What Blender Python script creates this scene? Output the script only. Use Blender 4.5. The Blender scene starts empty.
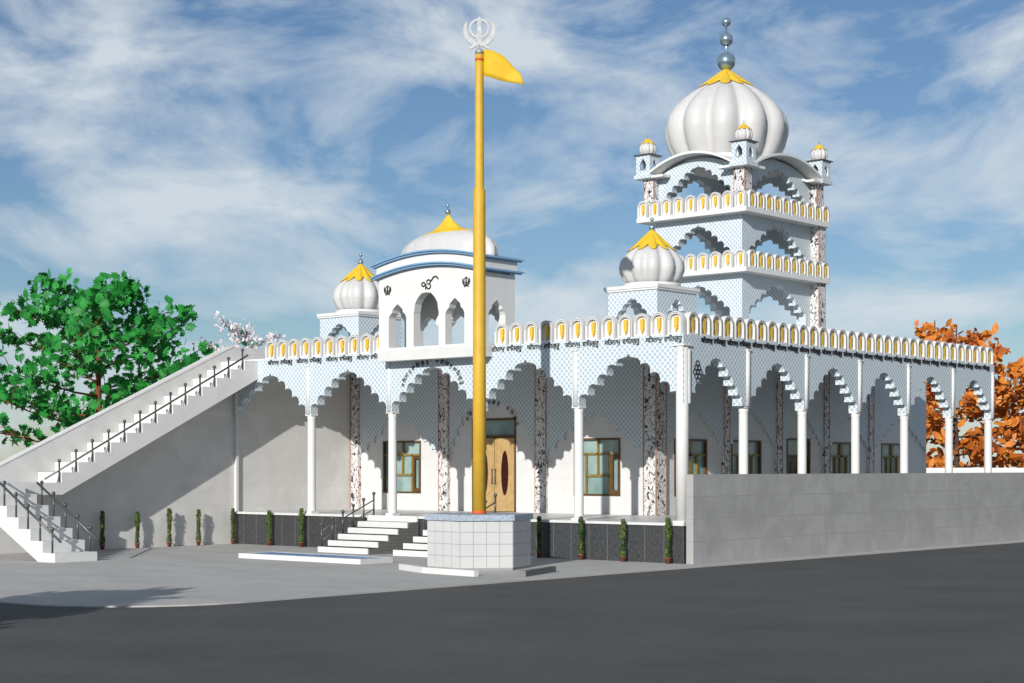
import bpy, bmesh, math, random
from mathutils import Vector, Matrix, geometry
random.seed(7)
S = bpy.context.scene
COL = S.collection
PI = math.pi

# ------------------------------------------------------------------ camera
F = 1707.0; HOR = 467.0
RT = Vector((0.7559, 0.6547, 0)); FW = Vector((-0.6547, 0.7559, 0))
CAM = Vector((25.462, -36.150, 2.5))
cd = bpy.data.cameras.new('camera'); cam = bpy.data.objects.new('camera', cd); COL.objects.link(cam)
cam.location = CAM
cam.rotation_euler = (PI/2, 0, math.atan2(FW.y, FW.x) - PI/2)
cd.sensor_width = 36; cd.lens = 36*F/1024; cd.shift_y = (HOR-341.5)/1024
cd.clip_start = 0.5; cd.clip_end = 4000
S.camera = cam

def spot(px, D, z=0.0):
    """a place D metres ahead of the viewpoint, in the direction of image column px"""
    a = (px-512)/F*D
    p = CAM + RT*a + FW*D
    return Vector((p.x, p.y, z))

# ------------------------------------------------------------------ materials
class N:
    def __init__(s, name):
        s.m = bpy.data.materials.new(name); s.m.use_nodes = True
        s.t = s.m.node_tree; s.b = s.t.nodes['Principled BSDF']
    def n(s, typ, **kw):
        x = s.t.nodes.new(typ)
        for k, v in kw.items():
            if k in x.inputs.keys(): x.inputs[k].default_value = v
            else: setattr(x, k, v)
        return x
    def l(s, a, b): s.t.links.new(a, b)
    def math(s, op, a, b=None):
        x = s.t.nodes.new('ShaderNodeMath'); x.operation = op
        for i, v in enumerate((a, b)):
            if v is None: continue
            if isinstance(v, (int, float)): x.inputs[i].default_value = v
            else: s.l(v, x.inputs[i])
        return x.outputs[0]
    def pos(s):
        g = s.n('ShaderNodeNewGeometry'); return g.outputs['Position']
    def hz(s):
        """(x+y, z): runs along any wall of the axis-aligned building"""
        p = s.n('ShaderNodeSeparateXYZ'); s.l(s.pos(), p.inputs[0])
        h = s.math('ADD', p.outputs[0], p.outputs[1])
        return h, p.outputs[2]
    def mix(s, fac, a, b):
        x = s.n('ShaderNodeMix'); x.data_type = 'RGBA'
        if isinstance(fac, (int, float)): x.inputs[0].default_value = fac
        else: s.l(fac, x.inputs[0])
        for i, v in ((6, a), (7, b)):
            if isinstance(v, tuple): x.inputs[i].default_value = (*v, 1)
            else: s.l(v, x.inputs[i])
        return x.outputs[2]
    def noise(s, scale, detail=4, vec=None, rough=.55, dist=0):
        x = s.n('ShaderNodeTexNoise'); x.inputs['Scale'].default_value = scale
        x.inputs['Detail'].default_value = detail; x.inputs['Roughness'].default_value = rough
        x.inputs['Distortion'].default_value = dist
        s.l(vec if vec is not None else s.pos(), x.inputs['Vector']); return x.outputs['Fac']
    def ramp(s, f, a, b, lo=0., hi=1.):
        x = s.n('ShaderNodeMapRange'); s.l(f, x.inputs[0])
        for i, v in zip((1, 2, 3, 4), (a, b, lo, hi)): x.inputs[i].default_value = v
        return x.outputs[0]
    def bump(s, h, strength=.2, dist=.02):
        x = s.n('ShaderNodeBump'); x.inputs['Strength'].default_value = strength; x.inputs['Distance'].default_value = dist
        s.l(h, x.inputs['Height']); s.l(x.outputs[0], s.b.inputs['Normal'])
    def done(s, col=None, rough=.6, metal=0., spec=.5):
        if col is not None:
            if isinstance(col, tuple): s.b.inputs['Base Color'].default_value = (*col, 1)
            else: s.l(col, s.b.inputs['Base Color'])
        if isinstance(rough, (int, float)): s.b.inputs['Roughness'].default_value = rough
        else: s.l(rough, s.b.inputs['Roughness'])
        s.b.inputs['Metallic'].default_value = metal
        s.b.inputs['Specular IOR Level'].default_value = spec
        return s.m

def weathered(name, col, var=.12, scale=3., rough=.6, fine=40., spec=.4, metal=0.):
    k = N(name)
    f = k.noise(scale, 6)
    c = k.mix(k.ramp(f, .3, .7), tuple(v*(1-var) for v in col), tuple(min(1, v*(1+var*.4)) for v in col))
    k.bump(k.noise(fine, 3), .12, .01)
    return k.done(c, rough, metal, spec)

def blocks(name, col, w, h, line=.82, mortar=.012, var=.05, rough=.55, patch=.10, spec=.4):
    """stone or tile courses with thin joints, laid along the wall"""
    k = N(name); hh, z = k.hz()
    v = k.n('ShaderNodeCombineXYZ'); k.l(hh, v.inputs[0]); k.l(z, v.inputs[1])
    b = k.n('ShaderNodeTexBrick'); k.l(v.outputs[0], b.inputs['Vector'])
    b.inputs['Scale'].default_value = 1; b.inputs['Brick Width'].default_value = w; b.inputs['Row Height'].default_value = h
    b.inputs['Mortar Size'].default_value = mortar; b.inputs['Mortar Smooth'].default_value = .3
    b.inputs['Color1'].default_value = (*[c*(1+var) if c*(1+var) < .95 else .95 for c in col], 1)
    b.inputs['Color2'].default_value = (*[c*(1-var) for c in col], 1)
    b.inputs['Mortar'].default_value = (*[c*line for c in col], 1)
    f = k.noise(1.3, 8, dist=.6)
    g = k.noise(9, 5, dist=1.5)
    c = k.mix(k.ramp(f, .35, .7), b.outputs['Color'], tuple(x*(1-patch) for x in col))
    c = k.mix(k.ramp(g, .55, .7, 0, .35), c, tuple(x*(1-patch*1.5) for x in col))
    k.bump(b.outputs['Fac'], -.15, .004)
    return k.done(c, rough, 0, spec)

M = {}
M['white'] = weathered('white_paint', (.63, .63, .62), .05, 1.5, .5)
M['slab'] = weathered('white_marble', (.60, .60, .59), .08, 2., .35)
M['step'] = weathered('white_step_marble', (.64, .64, .63), .06, 2., .4)
M['tile'] = blocks('white_wall_tile', (.60, .595, .59), .46, .30, .86, .006, .02)
M['concrete'] = blocks('pale_rendered_wall', (.62, .61, .595), 1.3, .62, .88, .008, .04, .7, .14)
M['stair'] = weathered('stair_render', (.64, .635, .62), .06, 2., .6)
M['greywall'] = blocks('grey_concrete_wall', (.35, .345, .335), 1.45, .58, .76, .012, .05, .8, .20, .3)
M['hex'] = blocks('pedestal_tile', (.62, .61, .61), .42, .27, .55, .012, .02, .4, .04)
M['granite_cap'] = weathered('blue_grey_granite', (.36, .42, .50), .45, 22., .35)
M['grey_metal'] = weathered('dark_grey_metal', (.10, .10, .105), .2, 6., .35, metal=.5)
M['pole'] = weathered('mustard_pole_cloth', (.56, .34, .03), .10, 4., .55)
M['red'] = weathered('red_band', (.62, .09, .03), .1, 4., .6)
M['flag'] = weathered('yellow_flag_cloth', (.62, .39, .012), .06, 4., .7)
M['gold'] = weathered('yellow_paint', (.68, .44, .025), .12, 5., .45)
M['niche'] = weathered('niche_motif_yellow', (.70, .44, .05), .25, 30., .5)
M['steel'] = weathered('steel_ball', (.32, .42, .50), .1, 5., .22, metal=.75)
M['pale_metal'] = weathered('pale_metal', (.34, .345, .35), .25, 9., .4, metal=.2)
M['blue'] = weathered('blue_cornice', (.17, .31, .47), .12, 6., .45)
M['ink'] = weathered('black_lettering', (.015, .015, .018), .1, 6., .5)
M['wood'] = weathered('dark_brown_frame', (.10, .055, .02), .35, 8., .4)
M['sash'] = weathered('olive_frame', (.24, .16, .035), .25, 8., .4)
M['door'] = weathered('tan_door_wood', (.42, .28, .12), .2, 7., .45)
M['oval'] = weathered('dark_red_glass', (.035, .008, .006), .3, 8., .12)
M['terracotta'] = weathered('terracotta', (.20, .07, .04), .2, 14., .8)
M['kerb'] = weathered('white_kerb', (.62, .62, .61), .08, 3., .6)
M['dome'] = blocks('dome_tile_white', (.52, .515, .51), .62, .40, .84, .008, .03, .45, .06)
M['side_stone'] = blocks('grey_side_stone', (.15, .15, .145), .30, .10, .6, .01, .12, .7)
M['kerb_grey'] = weathered('grey_kerb', (.16, .16, .16), .15, 5., .7)
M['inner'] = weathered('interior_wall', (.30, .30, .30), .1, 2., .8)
M['edge'] = weathered('orange_red_border', (.36, .20, .15), .15, 9., .6)

def mk_lattice():
    k = N('blue_diamond_lattice'); h, z = k.hz()
    a = k.math('MULTIPLY', k.math('ADD', h, z), PI/.165)
    b = k.math('MULTIPLY', k.math('SUBTRACT', h, z), PI/.165)
    s = k.math('MULTIPLY', k.math('SINE', a), k.math('SINE', b))
    s = k.math('ABSOLUTE', s)
    f = k.ramp(s, .22, .50)
    nz = k.noise(6, 4)
    blue = k.mix(k.ramp(nz, .3, .7), (.31, .41, .48), (.37, .47, .54))
    c = k.mix(f, (.62, .64, .65), blue)
    k.bump(f, -.2, .01)
    return k.done(c, .5)
M['lattice'] = mk_lattice()

def mk_floral():
    k = N('black_vine_painting')
    sp = k.n('ShaderNodeVectorMath', operation='MULTIPLY'); k.l(k.pos(), sp.inputs[0]); sp.inputs[1].default_value = (1, 1, .8)
    n1 = k.noise(4.6, 3, sp.outputs[0], .5, 1.6)
    band = k.math('ABSOLUTE', k.math('SUBTRACT', n1, .5))
    stem = k.ramp(band, .012, .022, 1, 0)
    n2 = k.noise(9, 2, sp.outputs[0], .5, .8)
    leaf = k.ramp(n2, .585, .60)
    both = k.math('MAXIMUM', stem, leaf)
    n3 = k.noise(12, 1)
    c = k.mix(both, (.62, .60, .59), (.025, .025, .03))
    c = k.mix(k.ramp(n3, .74, .77), c, (.20, .12, .11))
    return k.done(c, .55)
M['floral'] = mk_floral()

def mk_granite():
    k = N('dark_granite_panels'); h, z = k.hz()
    fr = k.math('FRACT', k.math('MULTIPLY', h, 1/.62))
    line = k.ramp(k.math('ABSOLUTE', k.math('SUBTRACT', fr, .5)), .485, .495)
    st = k.n('ShaderNodeVectorMath', operation='MULTIPLY'); k.l(k.pos(), st.inputs[0]); st.inputs[1].default_value = (1, 1, .35)
    f = k.noise(26, 6, st.outputs[0], .7)
    c = k.mix(k.ramp(f, .35, .7), (.018, .019, .021), (.075, .077, .08))
    c = k.mix(line, c, (.16, .16, .16))
    return k.done(c, .45)
M['granite'] = mk_granite()

def mk_glass():
    k = N('teal_window_glass')
    f = k.noise(1.1, 2)
    c = k.mix(k.ramp(f, .4, .6), (.16, .25, .24), (.26, .36, .34))
    return k.done(c, .08, 0, .6)
M['glass'] = mk_glass()

def mk_water():
    k = N('blue_water'); k.bump(k.noise(7, 3), .15, .02)
    return k.done((.03, .17, .42), .30, 0, .3)
M['water'] = mk_water()

def mk_paving():
    k = N('concrete_paving')
    st = k.n('ShaderNodeMapping'); k.l(k.pos(), st.inputs[0]); st.inputs['Rotation'].default_value = (0, 0, .7); st.inputs['Scale'].default_value = (.8, 1.3, 1)
    f = k.noise(.6, 9, st.outputs[0], .65); g = k.noise(14, 5)
    c = k.mix(k.ramp(f, .3, .7), (.36, .352, .338), (.46, .452, .435))
    c = k.mix(k.ramp(g, .3, .8, 0, .3), c, (.31, .303, .29))
    k.bump(g, .25, .01)
    return k.done(c, .85, 0, .2)
M['paving'] = mk_paving()

def mk_asphalt():
    k = N('asphalt')
    f = k.noise(.35, 8, None, .65); g = k.noise(22, 6, None, .7)
    c = k.mix(k.ramp(f, .3, .7), (.070, .070, .069), (.105, .104, .101))
    c = k.mix(k.ramp(g, .42, .66, 0, .55), c, (.050, .050, .05))
    k.bump(g, .4, .01)
    return k.done(c, .9, 0, .2)
M['asphalt'] = mk_asphalt()

def mk_leaf(name, a, b, c3=None, trans=.25):
    k = N(name)
    p = k.noise(2.6, 3)
    q = k.noise(.7, 2)
    c = k.mix(k.ramp(p, .35, .65), a, b)
    if c3: c = k.mix(k.ramp(q, .5, .65), c, c3)
    k.b.inputs['Roughness'].default_value = .5
    tr = k.n('ShaderNodeBsdfTranslucent'); k.l(c, tr.inputs[0])
    mx = k.n('ShaderNodeMixShader'); mx.inputs[0].default_value = trans
    k.l(k.b.outputs[0], mx.inputs[1]); k.l(tr.outputs[0], mx.inputs[2])
    k.l(mx.outputs[0], k.t.nodes['Material Output'].inputs[0])
    return k.done(c, .5, 0, .3)
M['leaf'] = mk_leaf('green_maple_leaf', (.015, .15, .03), (.035, .34, .05))
M['autumn'] = mk_leaf('orange_autumn_leaf', (.50, .14, .015), (.74, .27, .04), (.36, .08, .015))
M['ivy'] = mk_leaf('topiary_leaf', (.02, .06, .012), (.11, .17, .03))
M['petal'] = mk_leaf('pink_white_blossom', (.75, .62, .64), (.85, .80, .80))
M['teal_leaf'] = mk_leaf('teal_leaf', (.02, .20, .12), (.05, .30, .20))
M['bark'] = weathered('red_brown_bark', (.16, .055, .025), .3, 10., .9)
M['bark_dark'] = weathered('dark_bark', (.07, .045, .03), .3, 10., .9)

# ------------------------------------------------------------------ mesh tools
class MB:
    def __init__(s): s.v = []; s.f = []; s.m = []; s.sm = []
    def add(s, vs, fs, mi=0, smooth=False):
        o = len(s.v); s.v += [tuple(v) for v in vs]
        for f in fs: s.f.append([i+o for i in f]); s.m.append(mi); s.sm.append(smooth)
        return s
    def box(s, x0, x1, y0, y1, z0, z1, mi=0):
        x0, x1 = sorted((x0, x1)); y0, y1 = sorted((y0, y1)); z0, z1 = sorted((z0, z1))
        vs = [(x0,y0,z0),(x1,y0,z0),(x1,y1,z0),(x0,y1,z0),(x0,y0,z1),(x1,y0,z1),(x1,y1,z1),(x0,y1,z1)]
        return s.add(vs, [(0,3,2,1),(4,5,6,7),(0,1,5,4),(1,2,6,5),(2,3,7,6),(3,0,4,7)], mi)
    def tube(s, pts, r, n=8, mi=0, cap=True):
        pts = [Vector(p) for p in pts]
        rs = r if isinstance(r, (list, tuple)) else [r]*len(pts)
        vs = []; fs = []; prev = None
        for i, p in enumerate(pts):
            d = (pts[min(i+1, len(pts)-1)] - pts[max(i-1, 0)]).normalized()
            a = prev if prev else (Vector((0,0,1)) if abs(d.z) < .9 else Vector((1,0,0)))
            u = d.cross(a)
            if u.length < 1e-4: u = d.cross(Vector((0,1,0)))
            u.normalize(); w = u.cross(d).normalized(); prev = w
            for k in range(n):
                t = 2*PI*k/n; vs.append(p + (u*math.cos(t)+w*math.sin(t))*rs[i])
        for i in range(len(pts)-1):
            for k in range(n):
                fs.append((i*n+k, i*n+(k+1)%n, (i+1)*n+(k+1)%n, (i+1)*n+k))
        s.add(vs, fs, mi, True)
        if cap:
            s.add(vs[:n], [tuple(range(n))], mi); s.add(vs[-n:], [tuple(range(n))], mi)
        return s
    def lathe(s, prof, c=(0,0,0), n=24, mi=0, lob=0, amp=0., off=0., sx=1., sy=1., smooth=True, cap=True):
        vs = []; fs = []
        for (r, z) in prof:
            for k in range(n):
                t = 2*PI*k/n
                g = 1.
                if lob: g = 1 - amp*(1-abs(math.cos(lob*(t-off)/2+PI/2))**.62)
                vs.append((c[0]+r*g*math.cos(t)*sx, c[1]+r*g*math.sin(t)*sy, c[2]+z))
        for i in range(len(prof)-1):
            for k in range(n):
                fs.append((i*n+k, i*n+(k+1)%n, (i+1)*n+(k+1)%n, (i+1)*n+k))
        s.add(vs, fs, mi, smooth)
        if cap:
            s.add(vs[:n], [tuple(reversed(range(n)))], mi); s.add(vs[-n:], [tuple(range(n))], mi)
        return s
    def ball(s, c, r, mi=0, n=16):
        return s.lathe([(max(1e-4, r*math.sin(PI*i/10)), -r*math.cos(PI*i/10)) for i in range(11)], c, n, mi, cap=False)
    def poly(s, loops, d, fn, mi=0, w0=0.):
        """extrude 2-D loops (outer, holes...) by d; fn maps (u,v,w) to a point"""
        flat = [p for lp in loops for p in lp]
        tris = geometry.tessellate_polygon([[Vector((p[0], p[1], 0)) for p in lp] for lp in loops])
        n = len(flat)
        vs = [fn(u, v, w0) for u, v in flat] + [fn(u, v, w0+d) for u, v in flat]
        fs = []
        for t in tris: fs.append(tuple(t)); fs.append(tuple(i+n for i in reversed(t)))
        o = 0
        for lp in loops:
            m = len(lp)
            for i in range(m):
                a, b = o+i, o+(i+1) % m; fs.append((a, b, b+n, a+n))
            o += m
        return s.add(vs, fs, mi)
    def build(s, name, mats, parent=None, fix=True, mesh_only=False):
        me = bpy.data.meshes.new(name); me.from_pydata(s.v, [], s.f)
        if not isinstance(mats, (list, tuple)): mats = [mats]
        for m in mats: me.materials.append(m)
        me.polygons.foreach_set('material_index', s.m); me.polygons.foreach_set('use_smooth', s.sm)
        if fix:
            bm = bmesh.new(); bm.from_mesh(me)
            bmesh.ops.remove_doubles(bm, verts=bm.verts, dist=1e-5)
            bmesh.ops.recalc_face_normals(bm, faces=bm.faces)
            bm.to_mesh(me); bm.free()
        me.update()
        if mesh_only: return me
        return put(name, me, parent)

def put(name, me, parent=None, loc=None, rot=None):
    o = bpy.data.objects.new(name, me); COL.objects.link(o)
    if loc is not None: o.location = loc
    if rot is not None: o.rotation_euler = rot
    if parent is not None:
        o.parent = parent
        if parent.type == 'EMPTY': 
            o.location = Vector(o.location) - off(parent)
        else:
            o.location = Vector(o.location) - off(parent)
    return o
def off(o):
    v = Vector(o.location)
    while o.parent: o = o.parent; v = v + Vector(o.location)
    return v
def thing(name, label, cat, loc, group=None):
    o = bpy.data.objects.new(name, None); COL.objects.link(o); o.location = loc
    o.empty_display_size = .3
    return tag(o, label, cat, group)
def tag(o, label=None, cat=None, group=None, kind=None):
    for k, v in (('label', label), ('category', cat), ('group', group), ('kind', kind)):
        if v: o[k] = v
    return o
def copy_tree(o, loc, label=None, parent=None):
    c = o.copy(); COL.objects.link(c)
    if parent is None: c.location = loc
    else: c.parent = parent
    if label: c['label'] = label
    for ch in list(o.children): copy_tree(ch, None, None, c)
    return c

def front(y): return lambda u, v, w: (u, y+w, v)        # faces -Y, thickness goes back
def back(y): return lambda u, v, w: (u, y-w, v)
def right(x): return lambda u, v, w: (x-w, u, v)        # faces +X
def left(x): return lambda u, v, w: (x+w, u, v)

def scallop(c, hw, zs, za, n=4, tw=.24, bul=.40, seg=8):
    """multifoil arch line from left springing to right springing, ogee tip"""
    H = za-zs
    top = (tw*hw, zs + H*.775)
    P = [(hw + (top[0]-hw)*i/n, zs + (top[1]-zs)*(i/n)**.93) for i in range(n+1)]
    half = []
    for i in range(n):
        a = Vector(P[i]); b = Vector(P[i+1]); d = b-a; nr = Vector((-d.y, d.x))
        if nr.x < 0: nr = -nr
        for j in range(seg):
            t = j/seg; q = math.sin(PI*t)**.7 if t > 0 else 0
            p = a + d*t + nr*bul*q
            half.append((min(p.x, hw), p.y))
    a = P[n]
    half += [(a[0], a[1]), (a[0]*1.02, a[1]+H*.06), (a[0]*.80, a[1]+H*.125), (a[0]*.42, a[1]+H*.150), (a[0]*.14, a[1]+H*.165)]
    pts = [(c-h, z) for h, z in half] + [(c, za)] + [(c+h, z) for h, z in reversed(half)]
    return pts

def arch_wall(mb, fn, u0, u1, z0, z1, c, hw, zs, za, d, n=4, mi=0, sill=None, **kw):
    s = scallop(c, hw, zs, za, n, **kw)
    if sill is None:
        if zs > z0 + 1e-3: s = [(c-hw, z0)] + s + [(c+hw, z0)]
        lp = [(u0, z0)] + s + [(u1, z0), (u1, z1), (u0, z1)]
        if abs(s[0][0]-u0) < 1e-6: lp = s + [(u1, z1), (u0, z1)] if abs(s[-1][0]-u1) < 1e-6 else lp
        mb.poly([lp], d, fn, mi)
    else:
        hole = [(c-hw, sill)] + s + [(c+hw, sill)]
        mb.poly([[(u0, z0), (u1, z0), (u1, z1), (u0, z1)], hole], d, fn, mi)

def text_mesh(txt, size, ext, mat, name='lettering'):
    cu = bpy.data.curves.new(name, 'FONT'); cu.body = txt; cu.size = size; cu.extrude = ext
    cu.align_x = 'CENTER'; cu.resolution_u = 2
    ob = bpy.data.objects.new(name, cu); COL.objects.link(ob)
    bpy.context.view_layer.update()
    dg = bpy.context.evaluated_depsgraph_get()
    me = bpy.data.meshes.new_from_object(ob.evaluated_get(dg))
    bpy.data.objects.remove(ob); bpy.data.curves.remove(cu)
    me.name = name; me.materials.clear(); me.materials.append(mat)
    return me

# ------------------------------------------------------------------ setting: ground
def ground():
    m = MB(); m.add([(-1500,-1500,-.03),(1500,-1500,-.03),(1500,1500,-.03),(-1500,1500,-.03)], [(0,1,2,3)])
    tag(m.build('road', M['asphalt'], fix=False), kind='structure')
    m = MB(); R = 3.0; pts = [(-45, -18.4), (-45, 46), (.95, 46)]
    cx, cy = .95-R, -18.4+R
    for i in range(9):
        t = -i*PI/16; pts.append((cx+R*math.cos(t), cy+R*math.sin(t)))
    pts = pts[::-1]
    m.poly([pts], .03, lambda u, v, w: (u, v, -.028+w))
    tag(m.build('paving', M['paving']), kind='structure')
ground()

# ------------------------------------------------------------------ hall
Yw, Xw = 5.3, -4.75                 # hall walls behind the verandas
XL, YR = -17.85, 18.15              # ends of the arcades
ZF, ZS, ZA, ZR = 1.05, 4.15, 5.50, 5.93
BX, BY = 17.85/5, 18.15/6
hall = thing('prayer_hall', 'white arcaded prayer hall with blue lattice arches and a parapet of yellow motifs', 'temple', (-9, 8, 0))

m = MB(); m.box(XL, 0, 0, 22.5, 0, .98); m.build('plinth', M['granite'], hall)
m = MB(); m.box(XL, .04, -.06, 22.55, .98, ZF); m.build('floor_slab', M['slab'], hall)
m = MB(); m.box(XL, -.02, .02, YR-.02, 5.74, ZR-.004); m.box(XL, Xw, YR-.02, 22.5, 5.74, ZR-.004); m.build('roof', M['white'], hall)

# walls with real window and door openings
WIN_F = [(-16.30, -14.49), (-7.88, -6.07)]; DOOR_F = (-12.16, -10.26)
WIN_R = [(6.25, 8.0), (9.35, 11.1), (15.4, 17.15), (19.05, 20.8)]; DOOR_R = (12.65, 14.15)
def rect(a, b, c, d): return [(a, c), (b, c), (b, d), (a, d)]
m = MB()
m.poly([[(XL, ZF), (DOOR_F[0], ZF), (DOOR_F[0], 4.08), (DOOR_F[1], 4.08), (DOOR_F[1], ZF), (Xw, ZF), (Xw, 5.74), (XL, 5.74)]] +
       [rect(a, b, 1.61, 3.39) for a, b in WIN_F], .25, front(Yw))
m.build('front_wall', M['tile'], hall)
m = MB()
m.poly([[(Yw+.25, ZF), (DOOR_R[0], ZF), (DOOR_R[0], 3.46), (DOOR_R[1], 3.46), (DOOR_R[1], ZF), (22.5, ZF), (22.5, 5.74), (Yw+.25, 5.74)]] +
       [rect(a, b, 1.61, 3.36) for a, b in WIN_R], .25, right(Xw))
m.build('side_wall', M['tile'], hall)
m = MB(); m.box(XL, Xw-.251, 22.25, 22.5, ZF, 5.74); m.box(XL-.3, XL, Yw, 22.5, 0, 6.42); m.build('rear_wall', M['concrete'], hall)
m = MB(); m.box(XL-.3, XL-.001, 0, Yw, 0, 6.42); m.build('end_wall', M['concrete'], hall)
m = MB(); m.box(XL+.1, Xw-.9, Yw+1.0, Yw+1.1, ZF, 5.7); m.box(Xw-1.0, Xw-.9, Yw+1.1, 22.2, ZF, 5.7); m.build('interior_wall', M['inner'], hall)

# floral pilasters on the hall walls
def wpil(x0, x1, y0, y1, faceY):
    m = MB(); m.box(x0, x1, y0, y1, ZF, 5.73)
    e = .022
    if faceY:
        m.box(x0, x0+e, y0-.012, y0, ZF, 5.72, 1); m.box(x1-e, x1, y0-.012, y0, ZF, 5.72, 1)
    else:
        m.box(x1, x1+.012, y0, y0+e, ZF, 5.72, 1); m.box(x1, x1+.012, y1-e, y1, ZF, 5.72, 1)
    m.build('wall_pilaster', [M['floral'], M['edge']], hall)
PF = [(-17.80, -17.38), (-13.60, -13.14), (-9.40, -8.94)]
for a, b in PF: wpil(a, b, Yw-.10, Yw-.001, True)
# corner one shows two faces
m = MB(); m.box(-5.14, Xw+.10, Yw-.10, Yw+.42, ZF, 5.73)
m.box(-5.14, -5.105, Yw-.112, Yw-.1, ZF, 5.72, 1); m.box(Xw+.065, Xw+.112, Yw-.112, Yw-.1, ZF, 5.72, 1); m.box(Xw+.1, Xw+.112, Yw+.385, Yw+.42, ZF, 5.72, 1)
m.build('wall_pilaster', [M['floral'], M['edge']], hall)
PR = [(8.82, 9.14), (11.9, 12.25), (14.92, 15.27), (18.0, 18.35)]
for a, b in PR: wpil(Xw+.001, Xw+.10, a, b, False)
# lattice blind arches on hall walls between pilasters
for (a, b) in [(-17.38, -13.6), (-13.14, -9.4), (-8.94, -5.14)]:
    dz = -13.2 < a < -13
    m = MB(); arch_wall(m, front(Yw-.07), a+.002, b-.002, 2.78, 5.735, (a+b)/2, (b-a)/2-.02, 2.78, 4.62 if dz else 4.15, .068, 4, tw=.58 if dz else .26)
    m.build('blind_arch', M['lattice'], hall)
for (a, b) in [(Yw+.42, 8.82), (9.14, 11.9), (12.25, 14.92), (15.27, 18.0), (18.35, 22.3)]:
    m = MB(); arch_wall(m, right(Xw+.07), a+.002, b-.002, 3.0, 5.735, (a+b)/2, (b-a)/2-.02, 3.0, 4.3, .068, 5)
    m.build('blind_arch', M['lattice'], hall)

# windows
def window(fn, a, b, z0, z1, style):
    w = b-a
    m = MB(); t = .06
    m.poly([rect(a, b, z0, z1), rect(a+t, b-t, z0+t, z1-t)], .12, fn, 0, -.02)
    fr = m.build('window', M['wood'], hall)
    zt = z1 - .48
    if style == 'front':
        x1 = a+w*.25; x2 = a+w*.76; xm = (x1+x2)/2
        bars = [(a+t, b-t, zt-.03, zt+.03), (x1-.03, x1+.03, z0+t, zt), (x2-.045, x2+.045, z0+t, zt), (xm-.03, xm+.03, z0+.65, z1-t), (x1, x2, z0+.59, z0+.66)]
    else:
        xm = (a+b)/2; bars = [(a+t, b-t, zt-.03, zt+.03), (xm-.08, xm+.08, z0+t, z1-t), (a+w*.26, a+w*.26+.08, z0+t, zt), (b-w*.30, b-w*.30+.08, z0+t, zt)]
    m = MB()
    for x0, x1_, q0, q1 in bars: m.poly([rect(x0, x1_, q0, q1)], .06, fn, 0, .015)
    m.build('mullion', M['sash'], fr)
    m = MB(); m.poly([rect(a+t, b-t, z0+t, z1-t)], .02, fn, 0, .085); m.build('pane', M['glass'], fr)
    if style == 'front':      # a dark open sash standing at the right
        m = MB(); x3 = b-t-.01; x4 = x2+.05
        m.poly([rect(x4, x3, z0+t+.01, zt-.04), rect(x4+.10, x3-.03, z0+t+.12, zt-.14)], .04, fn, 0, -.015); m.build('sash', M['wood'], fr)
for a, b in WIN_F: window(front(Yw), a, b, 1.61, 3.39, 'front')
for a, b in WIN_R: window(right(Xw), a, b, 1.61, 3.36, 'side')

def door(fn, a, b, z1, leafmat):
    t = .07
    m = MB(); m.poly([[(a, ZF), (a+t, ZF), (a+t, z1-t), (b-t, z1-t), (b-t, ZF), (b, ZF), (b, z1), (a, z1)]], .14, fn, 0, -.02)
    m.poly([rect(a+t, b-t, z1-.62, z1-.55)], .08, fn, 0, .0)
    d = m.build('door', M['wood'], hall)
    m = MB(); m.poly([rect(a+t, b-t, z1-.55, z1-t)], .02, fn, 0, .06); m.build('transom_pane', M['glass'], d)
    mid = (a+b)/2
    for s, (p, q) in enumerate(((a+t+.01, mid-.015), (mid+.015, b-t-.01))):
        c = (p+q)/2; zc = (ZF+z1-.62)/2+.05
        m = MB(); m.poly([rect(p, q, ZF+.02, z1-.64)], .05, fn, 0, .03)
        for e0, e1 in ((p+.05, p+.07), (q-.07, q-.05)): m.poly([rect(e0, e1, ZF+.15, z1-.75)], .012, fn, 0, .018)
        m.build('door_leaf', leafmat, d)
        m = MB(); m.poly([[(c+.15*math.cos(k*PI/16), zc+.72*math.sin(k*PI/16)) for k in range(32)]], .012, fn, 0, .016)
        m.build('oval_glass', M['oval'], d)
        m = MB(); hx = mid + (-.07 if s == 0 else .07)
        for zz in (1.98, 2.42): m.ball(fn(hx, zz, -.03), .03)
        m.tube([fn(hx, 1.95, -.03), fn(hx, 2.45, -.03)], .014); m.build('handle', M['grey_metal'], d)
door(front(Yw), *DOOR_F, 4.08, M['door']); door(right(Xw), *DOOR_R, 3.46, M['wood'])

# columns
def column_mesh(r):
    m = MB()
    m.box(-r*1.15, r*1.15, -r*1.15, r*1.15, 0, .07)
    prof = [(r*1.1, .07), (r*1.1, .10), (r*1.02, .14), (r, .22), (r*.97, 2.85), (r*.95, 2.92), (r*1.04, 2.96), (r*1.04, 3.0), (r*.98, 3.02), (r*1.04, 3.05)]
    m.lathe(prof, n=18)
    m.box(-r*1.08, r*1.08, -r*1.08, r*1.08, 3.05, 3.10)
    return m.build('column', M['white'], mesh_only=True)
cm = column_mesh(.13); cmc = column_mesh(.155)
for i in range(1, 5): put('column', cm, hall, (-BX*i, .15, ZF))
m = MB(); m.box(XL+.001, XL+.10, .02, .12, ZF, ZS); m.build('wall_trim', M['white'], hall)
m = MB(); m.box(-.18, .18, -.18, .18, 0, .06); m.lathe([(.165, .06), (.165, 4.58)], n=20); m.box(-.19, .19, -.19, .19, 4.58, 4.62)
put('column', m.build('column', M['white'], mesh_only=True), hall, (-.13, .13, ZF))
for i in range(1, 7): put('column', cm, hall, (-.15, BY*i if i < 6 else YR-.15, ZF))
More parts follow.
